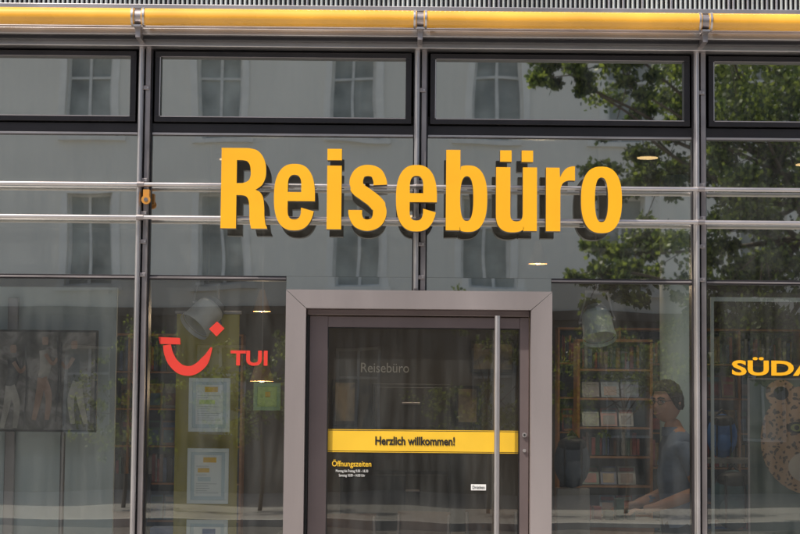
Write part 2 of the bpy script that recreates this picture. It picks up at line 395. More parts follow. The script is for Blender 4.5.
x0,x1,z0,z1=sx(-55,fy,380),sx(97,fy,380),sz(432,fy,50),sz(330,fy,50)
b.box(x0,x1,fy,fy+.03,z0,z1,1); b.quad(x0+.012,x1-.012,z0+.012,z1-.012,fy-.003,0)
b.done()
b=MB("picture_easel",[STEELD],None); b.cyl((x0+.2,fy+.05,0),(x0+.2,fy+.05,z0+.1),.015,None,0); b.cyl((x1-.2,fy+.05,0),(x1-.2,fy+.05,z0+.1),.015,None,0); b.done()
b=MB("photo_print_figures",PS,None)
def limb(pts,ws,m,lay):
    P_=[unproject(u,v,fy) for u,v in pts]; n=len(P_)
    c=cr(P_,5); wi=lambda t: (lambda f:ws[int(f)]+(ws[min(len(ws)-1,int(f)+1)]-ws[int(f)])*(f-int(f)))(min(len(ws)-1.001,t*(len(ws)-1)))
    b.prism(stroke(c,lambda t,h:wi(t)*.0058),fy-.005-.0015*lay,fy-.004-.0015*lay,m)
for ox,mir,k,dv,tm in ((12,1,0,6,1),(44,1,1,-2,2),(76,-1,0,2,1)):
    def q(a,v): return (ox+mir*a,v+dv)
    limb([q(0,352),q(2,366),q(-1,380)],[4.5,6,5],tm,k); limb([q(1.5,339),q(1.5,347)],[2.6,3.4,2.6],0,k)
    limb([q(-1,380),q(5,398),q(3,422)],[4.2,3.4,2.2],2 if tm==1 else 0,k+2); limb([q(-2,380),q(-5,400),q(-10,422)],[4.2,3.4,2.2],2 if tm==1 else 0,k+4)
    limb([q(2,356),q(9,366),q(14,360)],[2,1.8,1.3],0,k+6); limb([q(14,340),q(15,380),q(12,424)],[.7,.7,.7],1,k+8)
b.done()
OLV=mat("yellow_banner",(.44,.37,.03),.6,0,.08,2); PAPER=mat("paper",(.84,.86,.85),.6,var=.03); FRW=mat("notice_frame_plastic",(.80,.85,.84),.35,var=.03)
PALEB=mat("paper_pale_blue",(.58,.68,.72),.6,var=.05)
BLU=mat("print_blue",(.08,.16,.35),.5); GRT=mat("print_grey",(.42,.45,.46),.6); LG=mat("paper_green",(.55,.68,.25),.6,var=.05)
b=MB("yellow_banner",[OLV,STEELD],None,.003)
b.box(sx(175,.2,420),sx(238,.2,420),.20,.21,.0,sz(314,.2,200),0)
b.box(sx(173,.2,420),sx(240,.2,420),.195,.215,sz(314,.2,200)+.002,sz(311,.2,200),1)
b.done()
def notice(u0,u1,v0,v1,seed,pap=PAPER,fr=FRW,y=.012):
    rnd=random.Random(seed)
    b=MB("framed_notice",[fr,pap,GRT,YBAND,BLU,LG,PALEB],None,.002)
    um=(u0+u1)/2; vm=(v0+v1)/2
    x0,x1=sx(u0,y,vm),sx(u1,y,vm); z0,z1=sz(v1,y,um),sz(v0,y,um); w=.022
    b.box(x0,x1,y,y+.012,z0,z0+w,0);b.box(x0,x1,y,y+.012,z1-w,z1,0);b.box(x0,x0+w,y,y+.012,z0+w,z1-w,0);b.box(x1-w,x1,y,y+.012,z0+w,z1-w,0)
    b.box(x0+w,x1-w,y+.006,y+.011,z0+w,z1-w,1 if (x1-x0)<.2 else 6)
    if (x1-x0)>.2: b.quad(x0+w+.02,x1-w-.02,z0+w+.022,z1-w-.018,y+.0045,1)
    X0=x0+w+.03;X1=x1-w-.03;z=z1-w-.03
    b.quad(X0+(X1-X0)*.3,X0+(X1-X0)*.85,z-.03,z,y+.003,3 if seed%2==0 else 4); z-=.05
    while z>z0+w+.04:
        b.quad(X0,X0+(X1-X0)*rnd.uniform(.4,1),z-.003,z,y+.003,2); z-=.013
        if rnd.random()<.15 and z>z0+w+.07:
            b.quad(X0+.01,X0+(X1-X0)*rnd.uniform(.4,.8),z-.025,z,y+.003,rnd.choice((3,6,5))); z-=.038
    b.done()
notice(188.5,230,378,432,2); notice(187,228.5,448.5,504,4); notice(186,227.5,520,575,3)
notice(253.5,280.5,383,410.5,4,LG,mat("notice_frame_green",(.35,.5,.3),.4))
LAMPW=mat("lamp_housing",(.84,.85,.84),.35,0,.05,4); LAMPD=mat("lamp_inner",(.12,.12,.12),.5); LENS=mat("lamp_lens",(.5,.5,.48),.1)
def spot(u,v,y,tilt,name="spotlight_lamp",s=1.0,mm=LAMPW):
    x,z=unproject(u,v,y); b=MB(name,[mm,LAMPD,LENS,STEELD],None)
    R=Matrix.Rotation(tilt,3,'Y')@Matrix.Rotation(math.radians(-25),3,'X'); c=Vector((x,y,z))
    def T(p): return c+R@(Vector(p)*s)
    b.cyl(T((0,0,.09)),T((0,0,.03)),.055*s,.088*s,0,28); b.cyl(T((0,0,.03)),T((0,0,-.10)),.088*s,.095*s,0,28,False)
    b.cyl(T((0,0,-.10)),T((0,0,-.125)),.101*s,.101*s,0,28,False); b.cyl(T((0,0,-.09)),T((0,0,-.095)),.09*s,.09*s,2,28)
    for k in range(4): b.cyl(T((0,0,.05+.012*k)),T((0,0,.055+.012*k)),(.082-.008*k)*s,None,3,28)
    for q in (-1,1):
        b.cyl(T((q*.092,0,.0)),T((q*.108,0,0)),.014*s,None,3,12)
        b.cyl(T((q*.105,0,0)),c+Vector((q*.06*s,0,.17*s)),.006*s,None,3,8)
    b.box(x-.07*s,x+.07*s,y-.012,y+.012,z+.165*s,z+.18*s,3)
    b.cyl((x,y,z+.18*s),(x,y,CZ),.009,None,3,8)
    b.cyl((x,y,CZ-.06),(x,y,CZ-.001),.03,None,3,12)
    b.done()
spot(207,313,.15,math.radians(40))
spot(597,321,.15,math.radians(-6),mm=mat("lamp_housing_grey",(.42,.50,.52),.35))
COL=mat("column_paint",(.42,.54,.55),.5,0,.06,2)
b=MB("round_column",[COL]); x=sx(678,1.9,300); b.cyl((x,1.9,0),(x,1.9,CZ-.002),.125,None,0,40,False); b.done()
WOOD=mat("shelf_wood",(.34,.16,.06),.5,0,.2,3,stretch=(1,1,8))
bc=[mat("brochure_%d"%i,c,.35,0,.5,14) for i,c in enumerate([(.24,.05,.04),(.05,.08,.17),(.24,.24,.22),(.22,.15,.06),(.05,.10,.07),(.04,.04,.05),(.08,.14,.18),(.16,.10,.08)])]
def shelf(u0,u1,y,vt,rows,name="brochure_shelf",seed=1,face=False,step=.30):
    rnd=random.Random(seed); b=MB(name,[WOOD]+bc,None,.002)
    x0,x1=sx(u0,y,400),sx(u1,y,400); zt=sz(vt,y,600); d=.28
    b.box(x0-.02,x0,y,y+d,0,zt,0); b.box(x1,x1+.02,y,y+d,0,zt,0); b.box(x0-.02,x1+.02,y-.004,y+d,zt+.001,zt+.02,0); b.box(x0,x1,y+d-.02,y+d,0,zt,6)
    nb=max(1,round((x1-x0)/.5))
    for k in range(1,nb):
        xx=x0+(x1-x0)*k/nb; b.box(xx-.01,xx+.01,y+.01,y+d-.02,0,zt,0)
    for r in range(rows):
        z=zt-step*(r+1)
        if z<.05: break
        b.box(x0,x1,y+.004,y+d-.021,z,z+.014,0)
        x=x0+.02
        while x<x1-.06:
            if (r%3==0) and not face:
                w=rnd.uniform(.008,.03); h=rnd.uniform(.16,.24)*step/.3
                if rnd.random()<.9: b.box(x,x+w,y+.04+rnd.uniform(0,.03),y+.2,z+.021,z+.021+h,1+rnd.choice((0,0,1,2,4,5,5,7,3)))
                x+=w+.002
            else:
                w=.11*rnd.uniform(.9,1.15); h=.215*step/.3
                if x+w>x1: break
                if rnd.random()<.15: x+=w; continue
                m=1+rnd.randrange(8); b.add([(x,y+.03,z+.021),(x+w,y+.03,z+.021),(x+w,y+.09,z+h),(x,y+.09,z+h)],[(0,1,2,3)],m)
                m2=1+rnd.randrange(8); dz=(h-.02)
                def pt(a,t,o=.003): return (x+w*a,y+.03+.06*t-o,z+.021+dz*t)
                b.add([pt(.08,.72),pt(.92,.72),pt(.92,.92),pt(.08,.92)],[(0,1,2,3)],m2)
                b.add([pt(.15,.1),pt(.85,.1),pt(.85,.6),pt(.15,.6)],[(0,1,2,3)],1+rnd.randrange(8))
                x+=w+.012
    b.done()
shelf(580,650,2.0,342,6,seed=3,step=.20)
shelf(560,800,5.4,330,7,seed=8,step=.30)
shelf(-40,240,5.3,340,6,seed=12,step=.32)
b=MB("filing_cabinet",[mat("cabinet_dark",(.04,.035,.03),.4),STEELD],None,.004)
x0,x1=sx(372,5.5,420),sx(450,5.5,420); b.box(x0,x1,5.5,5.88,0,1.95,0)
for k in range(5):
    b.box(x0+.02,x1-.02,5.48,5.499,.05+k*.38,.40+k*.38,0); b.box((x0+x1)/2-.08,(x0+x1)/2+.08,5.46,5.479,.25+k*.38,.27+k*.38,1)
b.done()
for k,(u0,u1,v0,v1) in enumerate(((332,358,380,425),(455,480,385,425),(470,515,340,372))):
    b=MB("wall_picture",[picture("wall_print_%d"%k,[(.05,.05,.05),(.25,.2,.12),(.4,.32,.2)],5,1,3,seed=20+k),DARK],None,.002); y=5.95
    x0,x1,z0,z1=sx(u0,y,400),sx(u1,y,400),sz(v1,y),sz(v0,y); b.box(x0,x1,y,y+.03,z0,z1,1); b.quad(x0+.03,x1-.03,z0+.03,z1-.03,y-.003,0); b.done()
LAM=mat("counter_laminate",(.24,.23,.21),.3,0,.06,3)
b=MB("service_counter",[LAM,WOOD]+bc,None,.004)
cx0,cx1=sx(560,1.0,500),sx(655,1.0,500); CT=1.04
b.box(cx0,cx1,.75,1.3,CT-.04,CT,0); b.box(cx0+.03,cx1-.03,.8,1.25,0,CT-.041,1)
rnd=random.Random(4)
for k in range(6):
    x=cx0+.06+k*.07; h=rnd.uniform(.03,.16)
    b.box(x,x+.05,.82+rnd.uniform(0,.05),1.0,CT+.001,CT+h,2+rnd.randrange(8))
b.done()
def rucksack(u,v,y,s,col):
    x,z=unproject(u,v,y); m=mat("rucksack_fabric",col,.8,0,.2,12); b=MB("rucksack",[m,BLACK,bc[2]])
    b.ball((x,y,z),(.16*s,.1*s,.23*s),0,20,14); b.ball((x,y-.08*s,z-.07*s),(.12*s,.06*s,.1*s),0,16,10); b.ball((x,y-.01,z+.15*s),(.13*s,.1*s,.07*s),1,16,8)
    for q in (-1,1): b.tube([(x+q*.07*s,y-.09*s,z+.18*s),(x+q*.075*s,y-.13*s,z),(x+q*.07*s,y-.1*s,z-.2*s)],[.01*s]*3,1,6)
    b.tube([(x-.03,y,z+.22*s),(x,y,z+.27*s),(x+.03,y,z+.22*s)],[.008]*3,1,6); b.done()
rucksack(572,462,.7,.7,(.08,.10,.13)); rucksack(722,436,.8,.6,(.04,.14,.38)); rucksack(733,500,.6,.8,(.05,.12,.14))
b=MB("display_table",[LAM,STEELD],None,.004); x0,x1=sx(702,.8,530),sx(790,.8,530)
zt=unproject(722,436,.8)[1]-.14; b.box(x0,x1,.72,1.1,zt-.03,zt,0); zt2=unproject(733,500,.6)[1]-.185; b.box(x0,x1,.4,.715,zt2-.03,zt2,0)
for xx in (x0+.03,x1-.03):
    b.box(xx-.02,xx+.02,1.05,1.09,0,zt-.031,1); b.box(xx-.02,xx+.02,.42,.46,0,zt2-.031,1)
b.done()
zt3=unproject(572,462,.7)[1]-.16
b=MB("pedestal",[LAM],None,.004); x=sx(572,.7,480); b.box(x-.1,x+.1,.6,.74,0,zt3); b.done()
# ---- leopard poster
POST=picture("poster_savanna",[(.03,.06,.05),(.08,.11,.09),(.14,.18,.15),(.06,.09,.07)],2.2,1,5,seed=8)
def leop():
    m,nt,N,L,P=newmat("leopard_print"); tc=N.new("ShaderNodeTexCoord"); vo=N.new("ShaderNodeTexVoronoi"); vo.inputs["Scale"].default_value=34
    nz=N.new("ShaderNodeTexNoise"); nz.inputs["Scale"].default_value=20; ad=N.new("ShaderNodeMixRGB"); ad.inputs[0].default_value=.06
    L.new(tc.outputs["Object"],nz.inputs[0]); L.new(tc.outputs["Object"],ad.inputs[1]); L.new(nz.outputs["Color"],ad.inputs[2]); L.new(ad.outputs[0],vo.inputs[0])
    r=N.new("ShaderNodeValToRGB"); L.new(vo.outputs["Distance"],r.inputs[0])
    r.color_ramp.elements[0].position=.30; r.color_ramp.elements[0].color=(.03,.02,.015,1); r.color_ramp.elements[1].position=.42; r.color_ramp.elements[1].color=(.46,.29,.17,1)
    e=r.color_ramp.elements.new(.14); e.color=(.12,.07,.04,1)
    L.new(r.outputs[0],P.inputs["Base Color"]); P.inputs["Roughness"].default_value=.4; return m
LEO=leop(); LCR=mat("leopard_muzzle",(.5,.43,.35),.5)
b=MB("travel_poster",[POST,STEELD,YEL,LEO,LCR,BLACK,mat("leopard_eye",(.25,.28,.06),.3),mat("leopard_nose",(.35,.12,.1),.4),PALE],None)
py=.08
x0,x1,z0,z1=sx(748,py,400),sx(930,py,400),.35,sz(378,py,750)
b.box(x0,x1,py+.004,py+.02,z0,z1,1); b.quad(x0+.01,x1-.01,z0+.01,z1-.01,py,0)
zf=sz(297,py,750); xf=sx(712,py,400)
b.box(xf,x1,py+.03,py+.05,zf-.025,zf,8); b.box(xf,xf+.018,py+.03,py+.05,0,zf-.0255,8)
cx,cz=unproject(822,440,py)
b.prism([(cx+p[0],cz+p[1]) for p in se(0,0,.36,.33,0,354,40,2.2)],py-.006,py-.002,3)
for q in (-1,1):
    b.prism([(cx+q*.24+p[0],cz+.27+p[1]) for p in se(0,0,.09,.08,0,350,24,2)],py-.005,py-.001,3)
    b.prism([(cx+q*.24+p[0],cz+.27+p[1]) for p in se(0,0,.045,.04,0,350,20,2)],py-.009,py-.0065,5)
    b.prism([(cx+q*.15+p[0],cz+.07+p[1]) for p in se(0,0,.06,.035,0,350,20,2)],py-.009,py-.0065,5)
    b.prism([(cx+q*.15+p[0],cz+.07+p[1]) for p in se(0,0,.036,.022,0,350,20,2)],py-.011,py-.0095,6)
    b.prism([(cx+q*.15+p[0],cz+.07+p[1]) for p in se(0,0,.015,.015,0,350,14,2)],py-.013,py-.0115,5)
    b.prism([(cx+q*.09+p[0],cz-.16+p[1]) for p in se(0,0,.11,.09,0,350,24,2)],py-.009-.001*q,py-.0065,4)
b.prism([(cx-.05,cz-.07),(cx+.05,cz-.07),(cx,cz-.13)],py-.013,py-.0115,7)
b.done()
# ---- furniture behind the door
def chair(x,y,rz,name="cafe_chair"):
    b=MB(name,[mat("chair_seat",(.13,.07,.045),.5),STEELD]); c,s=math.cos(rz),math.sin(rz)
    def T(p): return (x+c*p[0]-s*p[1],y+s*p[0]+c*p[1],p[2])
    pts=[(a,d) for a,d in se(0,0,.22,.21,0,345,23,4)]
    b.add([T((p[0],p[1],.47)) for p in pts]+[T((p[0],p[1],.45)) for p in pts],[tuple(range(24)),tuple(range(47,23,-1))]+[((i+1)%24,i,24+i,24+(i+1)%24) for i in range(24)],0)
    for a in (-.19,.19):
        b.tube([T((a,-.18,.45)),T((a*1.1,-.2,0))],[.012]*2,1,8); b.tube([T((a*1.1,.22,0)),T((a,.18,.45)),T((a,.24,.95))],[.012]*3,1,8)
    n=9
    arc=[(a/8*.4-.2,.235+.05*(1-(a/4-1)**2)) for a in range(n)]
    vs=[T((p[0],p[1],z)) for z in (.80,.98) for p in arc]+[T((p[0],p[1]+.015,z)) for z in (.80,.98) for p in arc]
    b.add(vs,[(i,i+1,n+i+1,n+i) for i in range(n-1)]+[(2*n+i+1,2*n+i,3*n+i,3*n+i+1) for i in range(n-1)]+[(n+i,n+i+1,3*n+i+1,3*n+i) for i in range(n-1)],0,True)
    b.done()
def desk(x,y,w):
    b=MB("office_desk",[LAM,STEELD,DARK,PAPER,BLU],None,.003); b.box(x-w/2,x+w/2,y,y+.75,.71,.74,0)
    for a in (x-w/2+.05,x+w/2-.05):
        for d in (.05,.7): b.box(a-.02,a+.02,y+d-.02,y+d+.02,0,.709,1)
    b.box(x-.26,x+.26,y+.45,y+.49,.86,1.2,2); b.box(x-.03,x+.03,y+.47,y+.5,.75,.88,1); b.box(x-.12,x+.12,y+.4,y+.58,.742,.752,1)
    b.box(x-w/2+.1,x-w/2+.31,y+.1,y+.35,.742,.86,3); b.box(x+.3,x+.52,y+.15,y+.4,.742,.80,4); b.done()
chair(-.25,2.2,.4); chair(.12,2.6,-.3); chair(.75,3.0,.2); desk(-.2,3.6,1.5); desk(2.2,4.0,1.6); desk(-2.2,3.4,1.6)
chair(-2.0,2.8,math.pi)
WARM=emis("lamp_glow",(1,.62,.28),4)
SH=mat("lampshade",(.45,.28,.14),.6)
def pendant(u,v,y,en=12,s=1):
    x,z=unproject(u,v,y); b=MB("pendant_lamp",[SH,WARM,STEELD]); b.cyl((x,y,z+.08*s),(x,y,z-.09*s),.02*s,.07*s,0,24,False); b.ball((x,y,z-.06*s),(.035*s,.035*s,.035*s),1,16,10); b.cyl((x,y,z+.08*s),(x,y,CZ),.004,None,2,6); b.done()
    l=bpy.data.lights.new("bulb",'POINT'); l.energy=en; l.color=(1,.72,.45); l.shadow_soft_size=.05
    o=bpy.data.objects.new("pendant_bulb",l); o.location=(x,y,z-.15); scene.collection.objects.link(o)
for a in ((262,300,3.6,8),(262,366,1.2,8,1.1),(538,252,3.0,10)): pendant(*a)
for (x,y,en) in ((1.55,.75,34),(-1.1,1.0,12),(2.6,1.0,12),(.1,4.4,55)):  # added fill lights: invented ceiling fixtures brightening man, banner, window display and furniture
    b=MB("added_fill_fixture",[STEELD,WARM]); b.cyl((x,y,CZ-.03),(x,y,CZ-.001),.09,None,0,24); b.cyl((x,y,CZ-.034),(x,y,CZ-.0305),.065,None,1,24); b.done()
    l=bpy.data.lights.new("added_fill_spot",'SPOT'); l.energy=en; l.color=(1,.84,.66); l.spot_size=math.radians(120); l.spot_blend=.6; l.shadow_soft_size=.06
    o=bpy.data.objects.new("added_fill_bulb",l); o.location=(x,y,CZ-.06); scene.collection.objects.link(o)
# ------------------------------------------------------------ man
SKIN=mat("skin",(.46,.26,.18),.5,0,.06,20); SHIRT=mat("polo_shirt_grey_blue",(.17,.225,.32),.85,0,.2,12,.3,40); TRO=mat("trousers_dark",(.03,.035,.05),.9); HAIR=mat("hair_dark",(.018,.012,.009),.6,0,.3,60,.8,120); SHOE=mat("shoe_leather",(.02,.015,.012),.4)
def build_man(ox,oy):
    V=[((0,0,.98),.135,.15),((.01,0,1.13),.115,.14),((0,0,1.30),.13,.165),((-.01,0,1.44),.11,.15),((-.03,0,1.53),.062,.062),((-.05,0,1.62),.058,.058),
       ((0,-.19,1.455),.07,.07),((.05,-.25,1.31),.056,.056),((.08,-.27,1.18),.045,.045),((-.06,-.25,1.12),.040,.040),((-.19,-.22,1.075),.028,.028),((-.25,-.21,1.062),.030,.017),
       ((0,.19,1.455),.07,.07),((.02,.25,1.31),.056,.056),((.02,.27,1.18),.045,.045),((-.12,.24,1.12),.040,.040),((-.25,.19,1.075),.028,.028),((-.31,.17,1.062),.030,.017),
       ((0,-.10,.88),.10,.10),((-.02,-.11,.52),.062,.062),((.01,-.11,.12),.042,.042),((-.06,-.115,.05),.042,.035),((-.17,-.12,.04),.038,.03),
       ((0,.10,.88),.10,.10),((-.01,.11,.52),.062,.062),((.03,.11,.12),.042,.042),((-.04,.115,.05),.042,.035),((-.15,.12,.04),.038,.03)]
    E=[(0,1),(1,2),(2,3),(3,4),(4,5),(3,6),(6,7),(7,8),(8,9),(9,10),(10,11),(3,12),(12,13),(13,14),(14,15),(15,16),(16,17),(0,18),(18,19),(19,20),(20,21),(21,22),(0,23),(23,24),(24,25),(25,26),(26,27)]
    me=bpy.data.meshes.new("b"); me.from_pydata([v[0] for v in V],E,[]); ob=bpy.data.objects.new("b",me); scene.collection.objects.link(ob)
    sk=ob.modifiers.new("s",'SKIN')
    for i,v in enumerate(V): me.skin_vertices[0].data[i].radius=(v[1],v[2]); me.skin_vertices[0].data[i].use_root=(i==0)
    sk.use_smooth_shade=True; ss=ob.modifiers.new("u",'SUBSURF'); ss.levels=2; ss.render_levels=2
    dg=bpy.context.evaluated_depsgraph_get(); em=bpy.data.meshes.new_from_object(ob.evaluated_get(dg))
    mb=MB("man",[SKIN,SHIRT,TRO,HAIR,SHOE,WHITE,BLACK,mat("lips",(.30,.11,.09),.5)])
    vs=[v.co.copy() for v in em.vertices]; gr=[[],[],[],[],[]]
    for v in vs:
        if .97<v.z<1.5 and abs(v.y)<.2:
            k_=1+.04*math.sin(v.z*42+v.y*15+4*noise.noise(v*5)); v.x*=k_; v.y*=k_
    for p in em.polygons:
        c=p.center
        if c.z<.1: k=4
        elif c.z<.97: k=2
        elif abs(c.y)>.2 and c.z<1.27: k=0
        elif c.z>1.535: k=0
        elif c.x<-.15: k=0
        else: k=1
        gr[k].append(tuple(p.vertices))
    for k in range(5): mb.add(vs,gr[k],k,True)
    bpy.data.objects.remove(ob)
    n=24
    ring=[(math.cos(2*math.pi*i/n),math.sin(2*math.pi*i/n)) for i in range(n)]
    mb.add([(-.03+.080*a,.085*c,1.505) for a,c in ring]+[(-.04+.066*a,.068*c,1.56) for a,c in ring],[(i,(i+1)%n,n+(i+1)%n,n+i) for i in range(n)],1,True)
    for bx,by,sg in ((-.27,-.21,1),(-.33,.17,-1)):
        for k,(o,l) in enumerate(((-.027,.062),(-.009,.074),(.009,.07),(.027,.055))):
            a=Vector((bx,by+o,1.058)); p=[a,a+Vector((-l*.45,o*.15,.004)),a+Vector((-l*.8,o*.2,-.008)),a+Vector((-l*1.05,o*.2,-.026))]
            mb.tube(p,[.0095,.009,.008,.007],0,8)
        a=Vector((bx+.03,by+.025*sg,1.055)); mb.tube([a,a+Vector((-.03,.025*sg,-.004)),a+Vector((-.055,.032*sg,-.014))],[.012,.0105,.008],0,8)
    Rh=Matrix.Rotation(math.radians(42),3,'Z')@Matrix.Rotation(math.radians(-6),3,'Y'); hc=Vector((-.07,0,1.715))
    def H(p): return hc+Rh@Vector(p)
    n,k=48,40; hv=[]
    for j in range(k+1):
        th=math.pi*j/k
        for i in range(n):
            ph=2*math.pi*i/n; d=Vector((-math.sin(th)*math.cos(ph),math.sin(th)*math.sin(ph),math.cos(th)))
            x,y,z=d.x*.102,d.y*.080,d.z*.125
            fr=max(0,-d.x)**.6
            low=min(1,max(0,(-z-.01)/.11))
            if d.x<0: x=-abs(x)-(.030*low*fr)
            else: x*=(1-.45*low)
            y*=1+.10*low*(1-low)*4*.5
            x-= .028*math.exp(-(y/.012)**2-((z+.022)/.018)**2)*fr
            x-= .014*math.exp(-(y/.010)**2-((z-.005)/.022)**2)*fr
            for q in (-1,1): x+= .014*math.exp(-((y-q*.032)/.016)**2-((z-.008)/.013)**2)*fr
            x-= .007*math.exp(-((z-.030)/.010)**2)*fr*(1 if abs(y)<.05 else 0)
            x-= .008*math.exp(-(y/.022)**2-((z+.062)/.012)**2)*fr
            hv.append(H((x,y,z)))
    mb.add(hv,[(j*n+i,j*n+(i+1)%n,(j+1)*n+(i+1)%n,(j+1)*n+i) for j in range(k) for i in range(n)],0,True)
    for q in (-1,1):
        mb.ball(H((-.078,q*.032,.008)),(.012,.012,.012),5,12,8); mb.ball(H((-.087,q*.032,.008)),(.005,.006,.006),6,8,6)
        mb.tube([H((-.106,q*.014,.030)),H((-.106,q*.031,.036)),H((-.092,q*.052,.029))],[.005,.0055,.0035],3,6)
        mb.tube([H((-.092,q*.018,.012)),H((-.092,q*.032,.018)),H((-.086,q*.046,.012))],[.0025,.003,.002],3,6)
        gl_=[H((-.112+.010*abs(math.cos(t))*(1 if math.cos(t)*q>0 else .2),q*.033+.020*math.cos(t),.006+.015*math.sin(t))) for t in [2*math.pi*i/14 for i in range(15)]]
        mb.tube(gl_,[.0018]*15,6,5); mb.tube([H((-.104,q*.053,.010)),H((.005,q*.086,.012))],[.0018,.0018],6,5)
        mb.ball(H((.008,q*.082,-.008)),(.019,.010,.033),0,12,8,Rh)
    mb.tube([H((-.114,-.013,.010)),H((-.119,0,.012)),H((-.114,.013,.010))],[.0018]*3,6,5)
    mb.tube([H((-.108,-.026,-.060)),H((-.121,-.01,-.065)),H((-.121,.01,-.065)),H((-.108,.026,-.060))],[.003,.005,.005,.003],7,6)
    hh=[]
    for j in range(k+1):
        th=math.pi*.62*j/k
        for i in range(n):
            ph=2*math.pi*i/n; d=Vector((-math.sin(th)*math.cos(ph),math.sin(th)*math.sin(ph),math.cos(th)))
            front=max(0,-d.x)/max(.05,math.sin(th)); lim=.62-.31*min(1,front*1.35)**1.5; t2=min(th,math.pi*lim)
            d=Vector((-math.sin(t2)*math.cos(ph),math.sin(t2)*math.sin(ph),math.cos(t2)))
            g=1+.07*noise.noise(d*7)
            e=-.004 if th>math.pi*lim else .010
            hh.append(H((d.x*(.103+e)*g,d.y*(.082+e)*g,d.z*(.128+e)*g)))
    mb.add(hh,[(j*n+i,j*n+(i+1)%n,(j+1)*n+(i+1)%n,(j+1)*n+i) for j in range(k) for i in range(n)],3,True)
    o=mb.done(); o.location=(ox,oy,0); o.scale=(1.035,1.035,1.04); return o
mx,mz=unproject(668,396,1.1)
build_man(mx+.07,1.1)
# ------------------------------------------------------------ street
ASPH=mat("asphalt",(.065,.065,.065),.9,0,.25,3,.4,80)
def paving(nm,k):
    m,nt,N,L,P=newmat(nm); tc=N.new("ShaderNodeTexCoord"); br=N.new("ShaderNodeTexBrick"); br.inputs["Scale"].default_value=2.5
    br.inputs["Color1"].default_value=(.46*k,.44*k,.41*k,1);br.inputs["Color2"].default_value=(.40*k,.385*k,.36*k,1);br.inputs["Mortar"].default_value=(.2*k,.19*k,.18*k,1);br.inputs["Mortar Size"].default_value=.012
    L.new(tc.outputs["Object"],br.inputs[0]); L.new(br.outputs[0],P.inputs["Base Color"]); P.inputs["Roughness"].default_value=.85; return m
b=MB("ground",[mat("ground_soil",(.16,.14,.11),.95)]); b.add([(-250,-250,-.14),(250,-250,-.14),(250,250,-.14),(-250,250,-.14)],[(0,1,2,3)]); b.done()
b=MB("road",[ASPH,WHITE]); b.add([(-120,-19,-.12),(120,-19,-.12),(120,-13,-.12),(-120,-13,-.12)],[(0,1,2,3)])
for k in range(-20,20): b.add([(k*5,-16.06,-.116),(k*5+2.5,-16.06,-.116),(k*5+2.5,-15.94,-.116),(k*5,-15.94,-.116)],[(0,1,2,3)],1)
b.done()
KERB=mat("kerb_stone",(.35,.34,.32),.8)
for y0,y1,k0,k1,pm in ((-12.85,-.15,-13,-12.85,paving("granite_slabs",1.0)),(-28.9,-19.15,-19.15,-19,paving("basalt_setts",.6))):
    b=MB("pavement",[pm,KERB],None,.01); b.box(-60,60,y0,y1,-.13,0,0); b.box(-60,60,k0,k1,-.13,.004,1); b.done()
# opposite building
PL=mat("pale_cream_plaster",(.86,.82,.73),.85,0,.05,.6,.15,30); SUR=mat("stone_surround",(.88,.85,.78),.8,0,.05,4); WF=mat("window_frame_white",(.78,.77,.73),.5); WG=mat("window_pane",(.38,.39,.36),.2,0,.45,1.2,spec=.5); TILE=mat("roof_tiles",(.25,.09,.05),.8,0,.2,5); PLN=mat("ground_floor_rustication",(.12,.11,.095),.85,0,.3,1.5)
b=MB("opposite_building",[PL,SUR,WF,WG,TILE,PLN])
BY=-29; W=.98; sp=2.88; xs=[-3.76+sp*k for k in range(-8,11)]
rows=[(1.2,3.1),(4.35,6.35),(7.55,9.5),(10.5,12.0)]; H=12.6
bx0,bx1=xs[0]-2,xs[-1]+2
e=[bx0]+[v for x in xs for v in (x-W/2,x+W/2)]+[bx1]
for i in range(0,len(e),2): b.box(e[i],e[i+1],BY-.35,BY,3.9,H,0); b.box(e[i],e[i+1],BY-.35,BY,0,3.899,5)
for x in xs:
    z=0
    for ri,(a,c) in enumerate(rows):
        if ri==1:
            b.box(x-W/2,x+W/2,BY-.35,BY,z,3.899,5); b.box(x-W/2,x+W/2,BY-.35,BY,3.9,a,0)
        else: b.box(x-W/2,x+W/2,BY-.35,BY,z,a,5 if ri==0 else 0)
        z=c
        b.box(x-W/2,x+W/2,BY-.30,BY-.27,a,c,3)
        for q in (x-W/2,x-.03,x+W/2-.06): b.box(q,q+.06,BY-.265,BY-.2,a,c,2)
        for q in (a,a+(c-a)*.66,c-.06): b.box(x-W/2+.062,x-.032,BY-.264,BY-.21,q,q+.055,2); b.box(x+.032,x+W/2-.062,BY-.264,BY-.21,q,q+.055,2)
        t=.15; sm_=1 if ri else 5
        b.box(x-W/2-t,x-W/2-.001,BY+.001,BY+.03,a,c,sm_); b.box(x+W/2+.001,x+W/2+t,BY+.001,BY+.03,a,c,sm_)
        b.box(x-W/2-t,x+W/2+t,BY+.001,BY+.04,c+.001,c+t,sm_); b.box(x-W/2-t-.05,x+W/2+t+.05,BY+.001,BY+.08,a-.1,a-.001,sm_)
    b.box(x-W/2,x+W/2,BY-.35,BY,z,H,0)
b.box(bx0,bx1,BY+.002,BY+.08,0,.7,5); b.box(bx0,bx1,BY+.002,BY+.10,3.72,3.9,5); b.box(bx0-.3,bx1+.3,BY-.3,BY+.3,H+.001,H+.3,1)
b.add([(bx0-.3,BY+.3,H+.31),(bx1+.3,BY+.3,H+.31),(bx1+.3,BY-8,H+2.0),(bx0-.3,BY-8,H+2.0)],[(0,1,2,3)],4)
b.box(bx0,bx1,BY-9,BY-.36,0,H,0)
b.done()
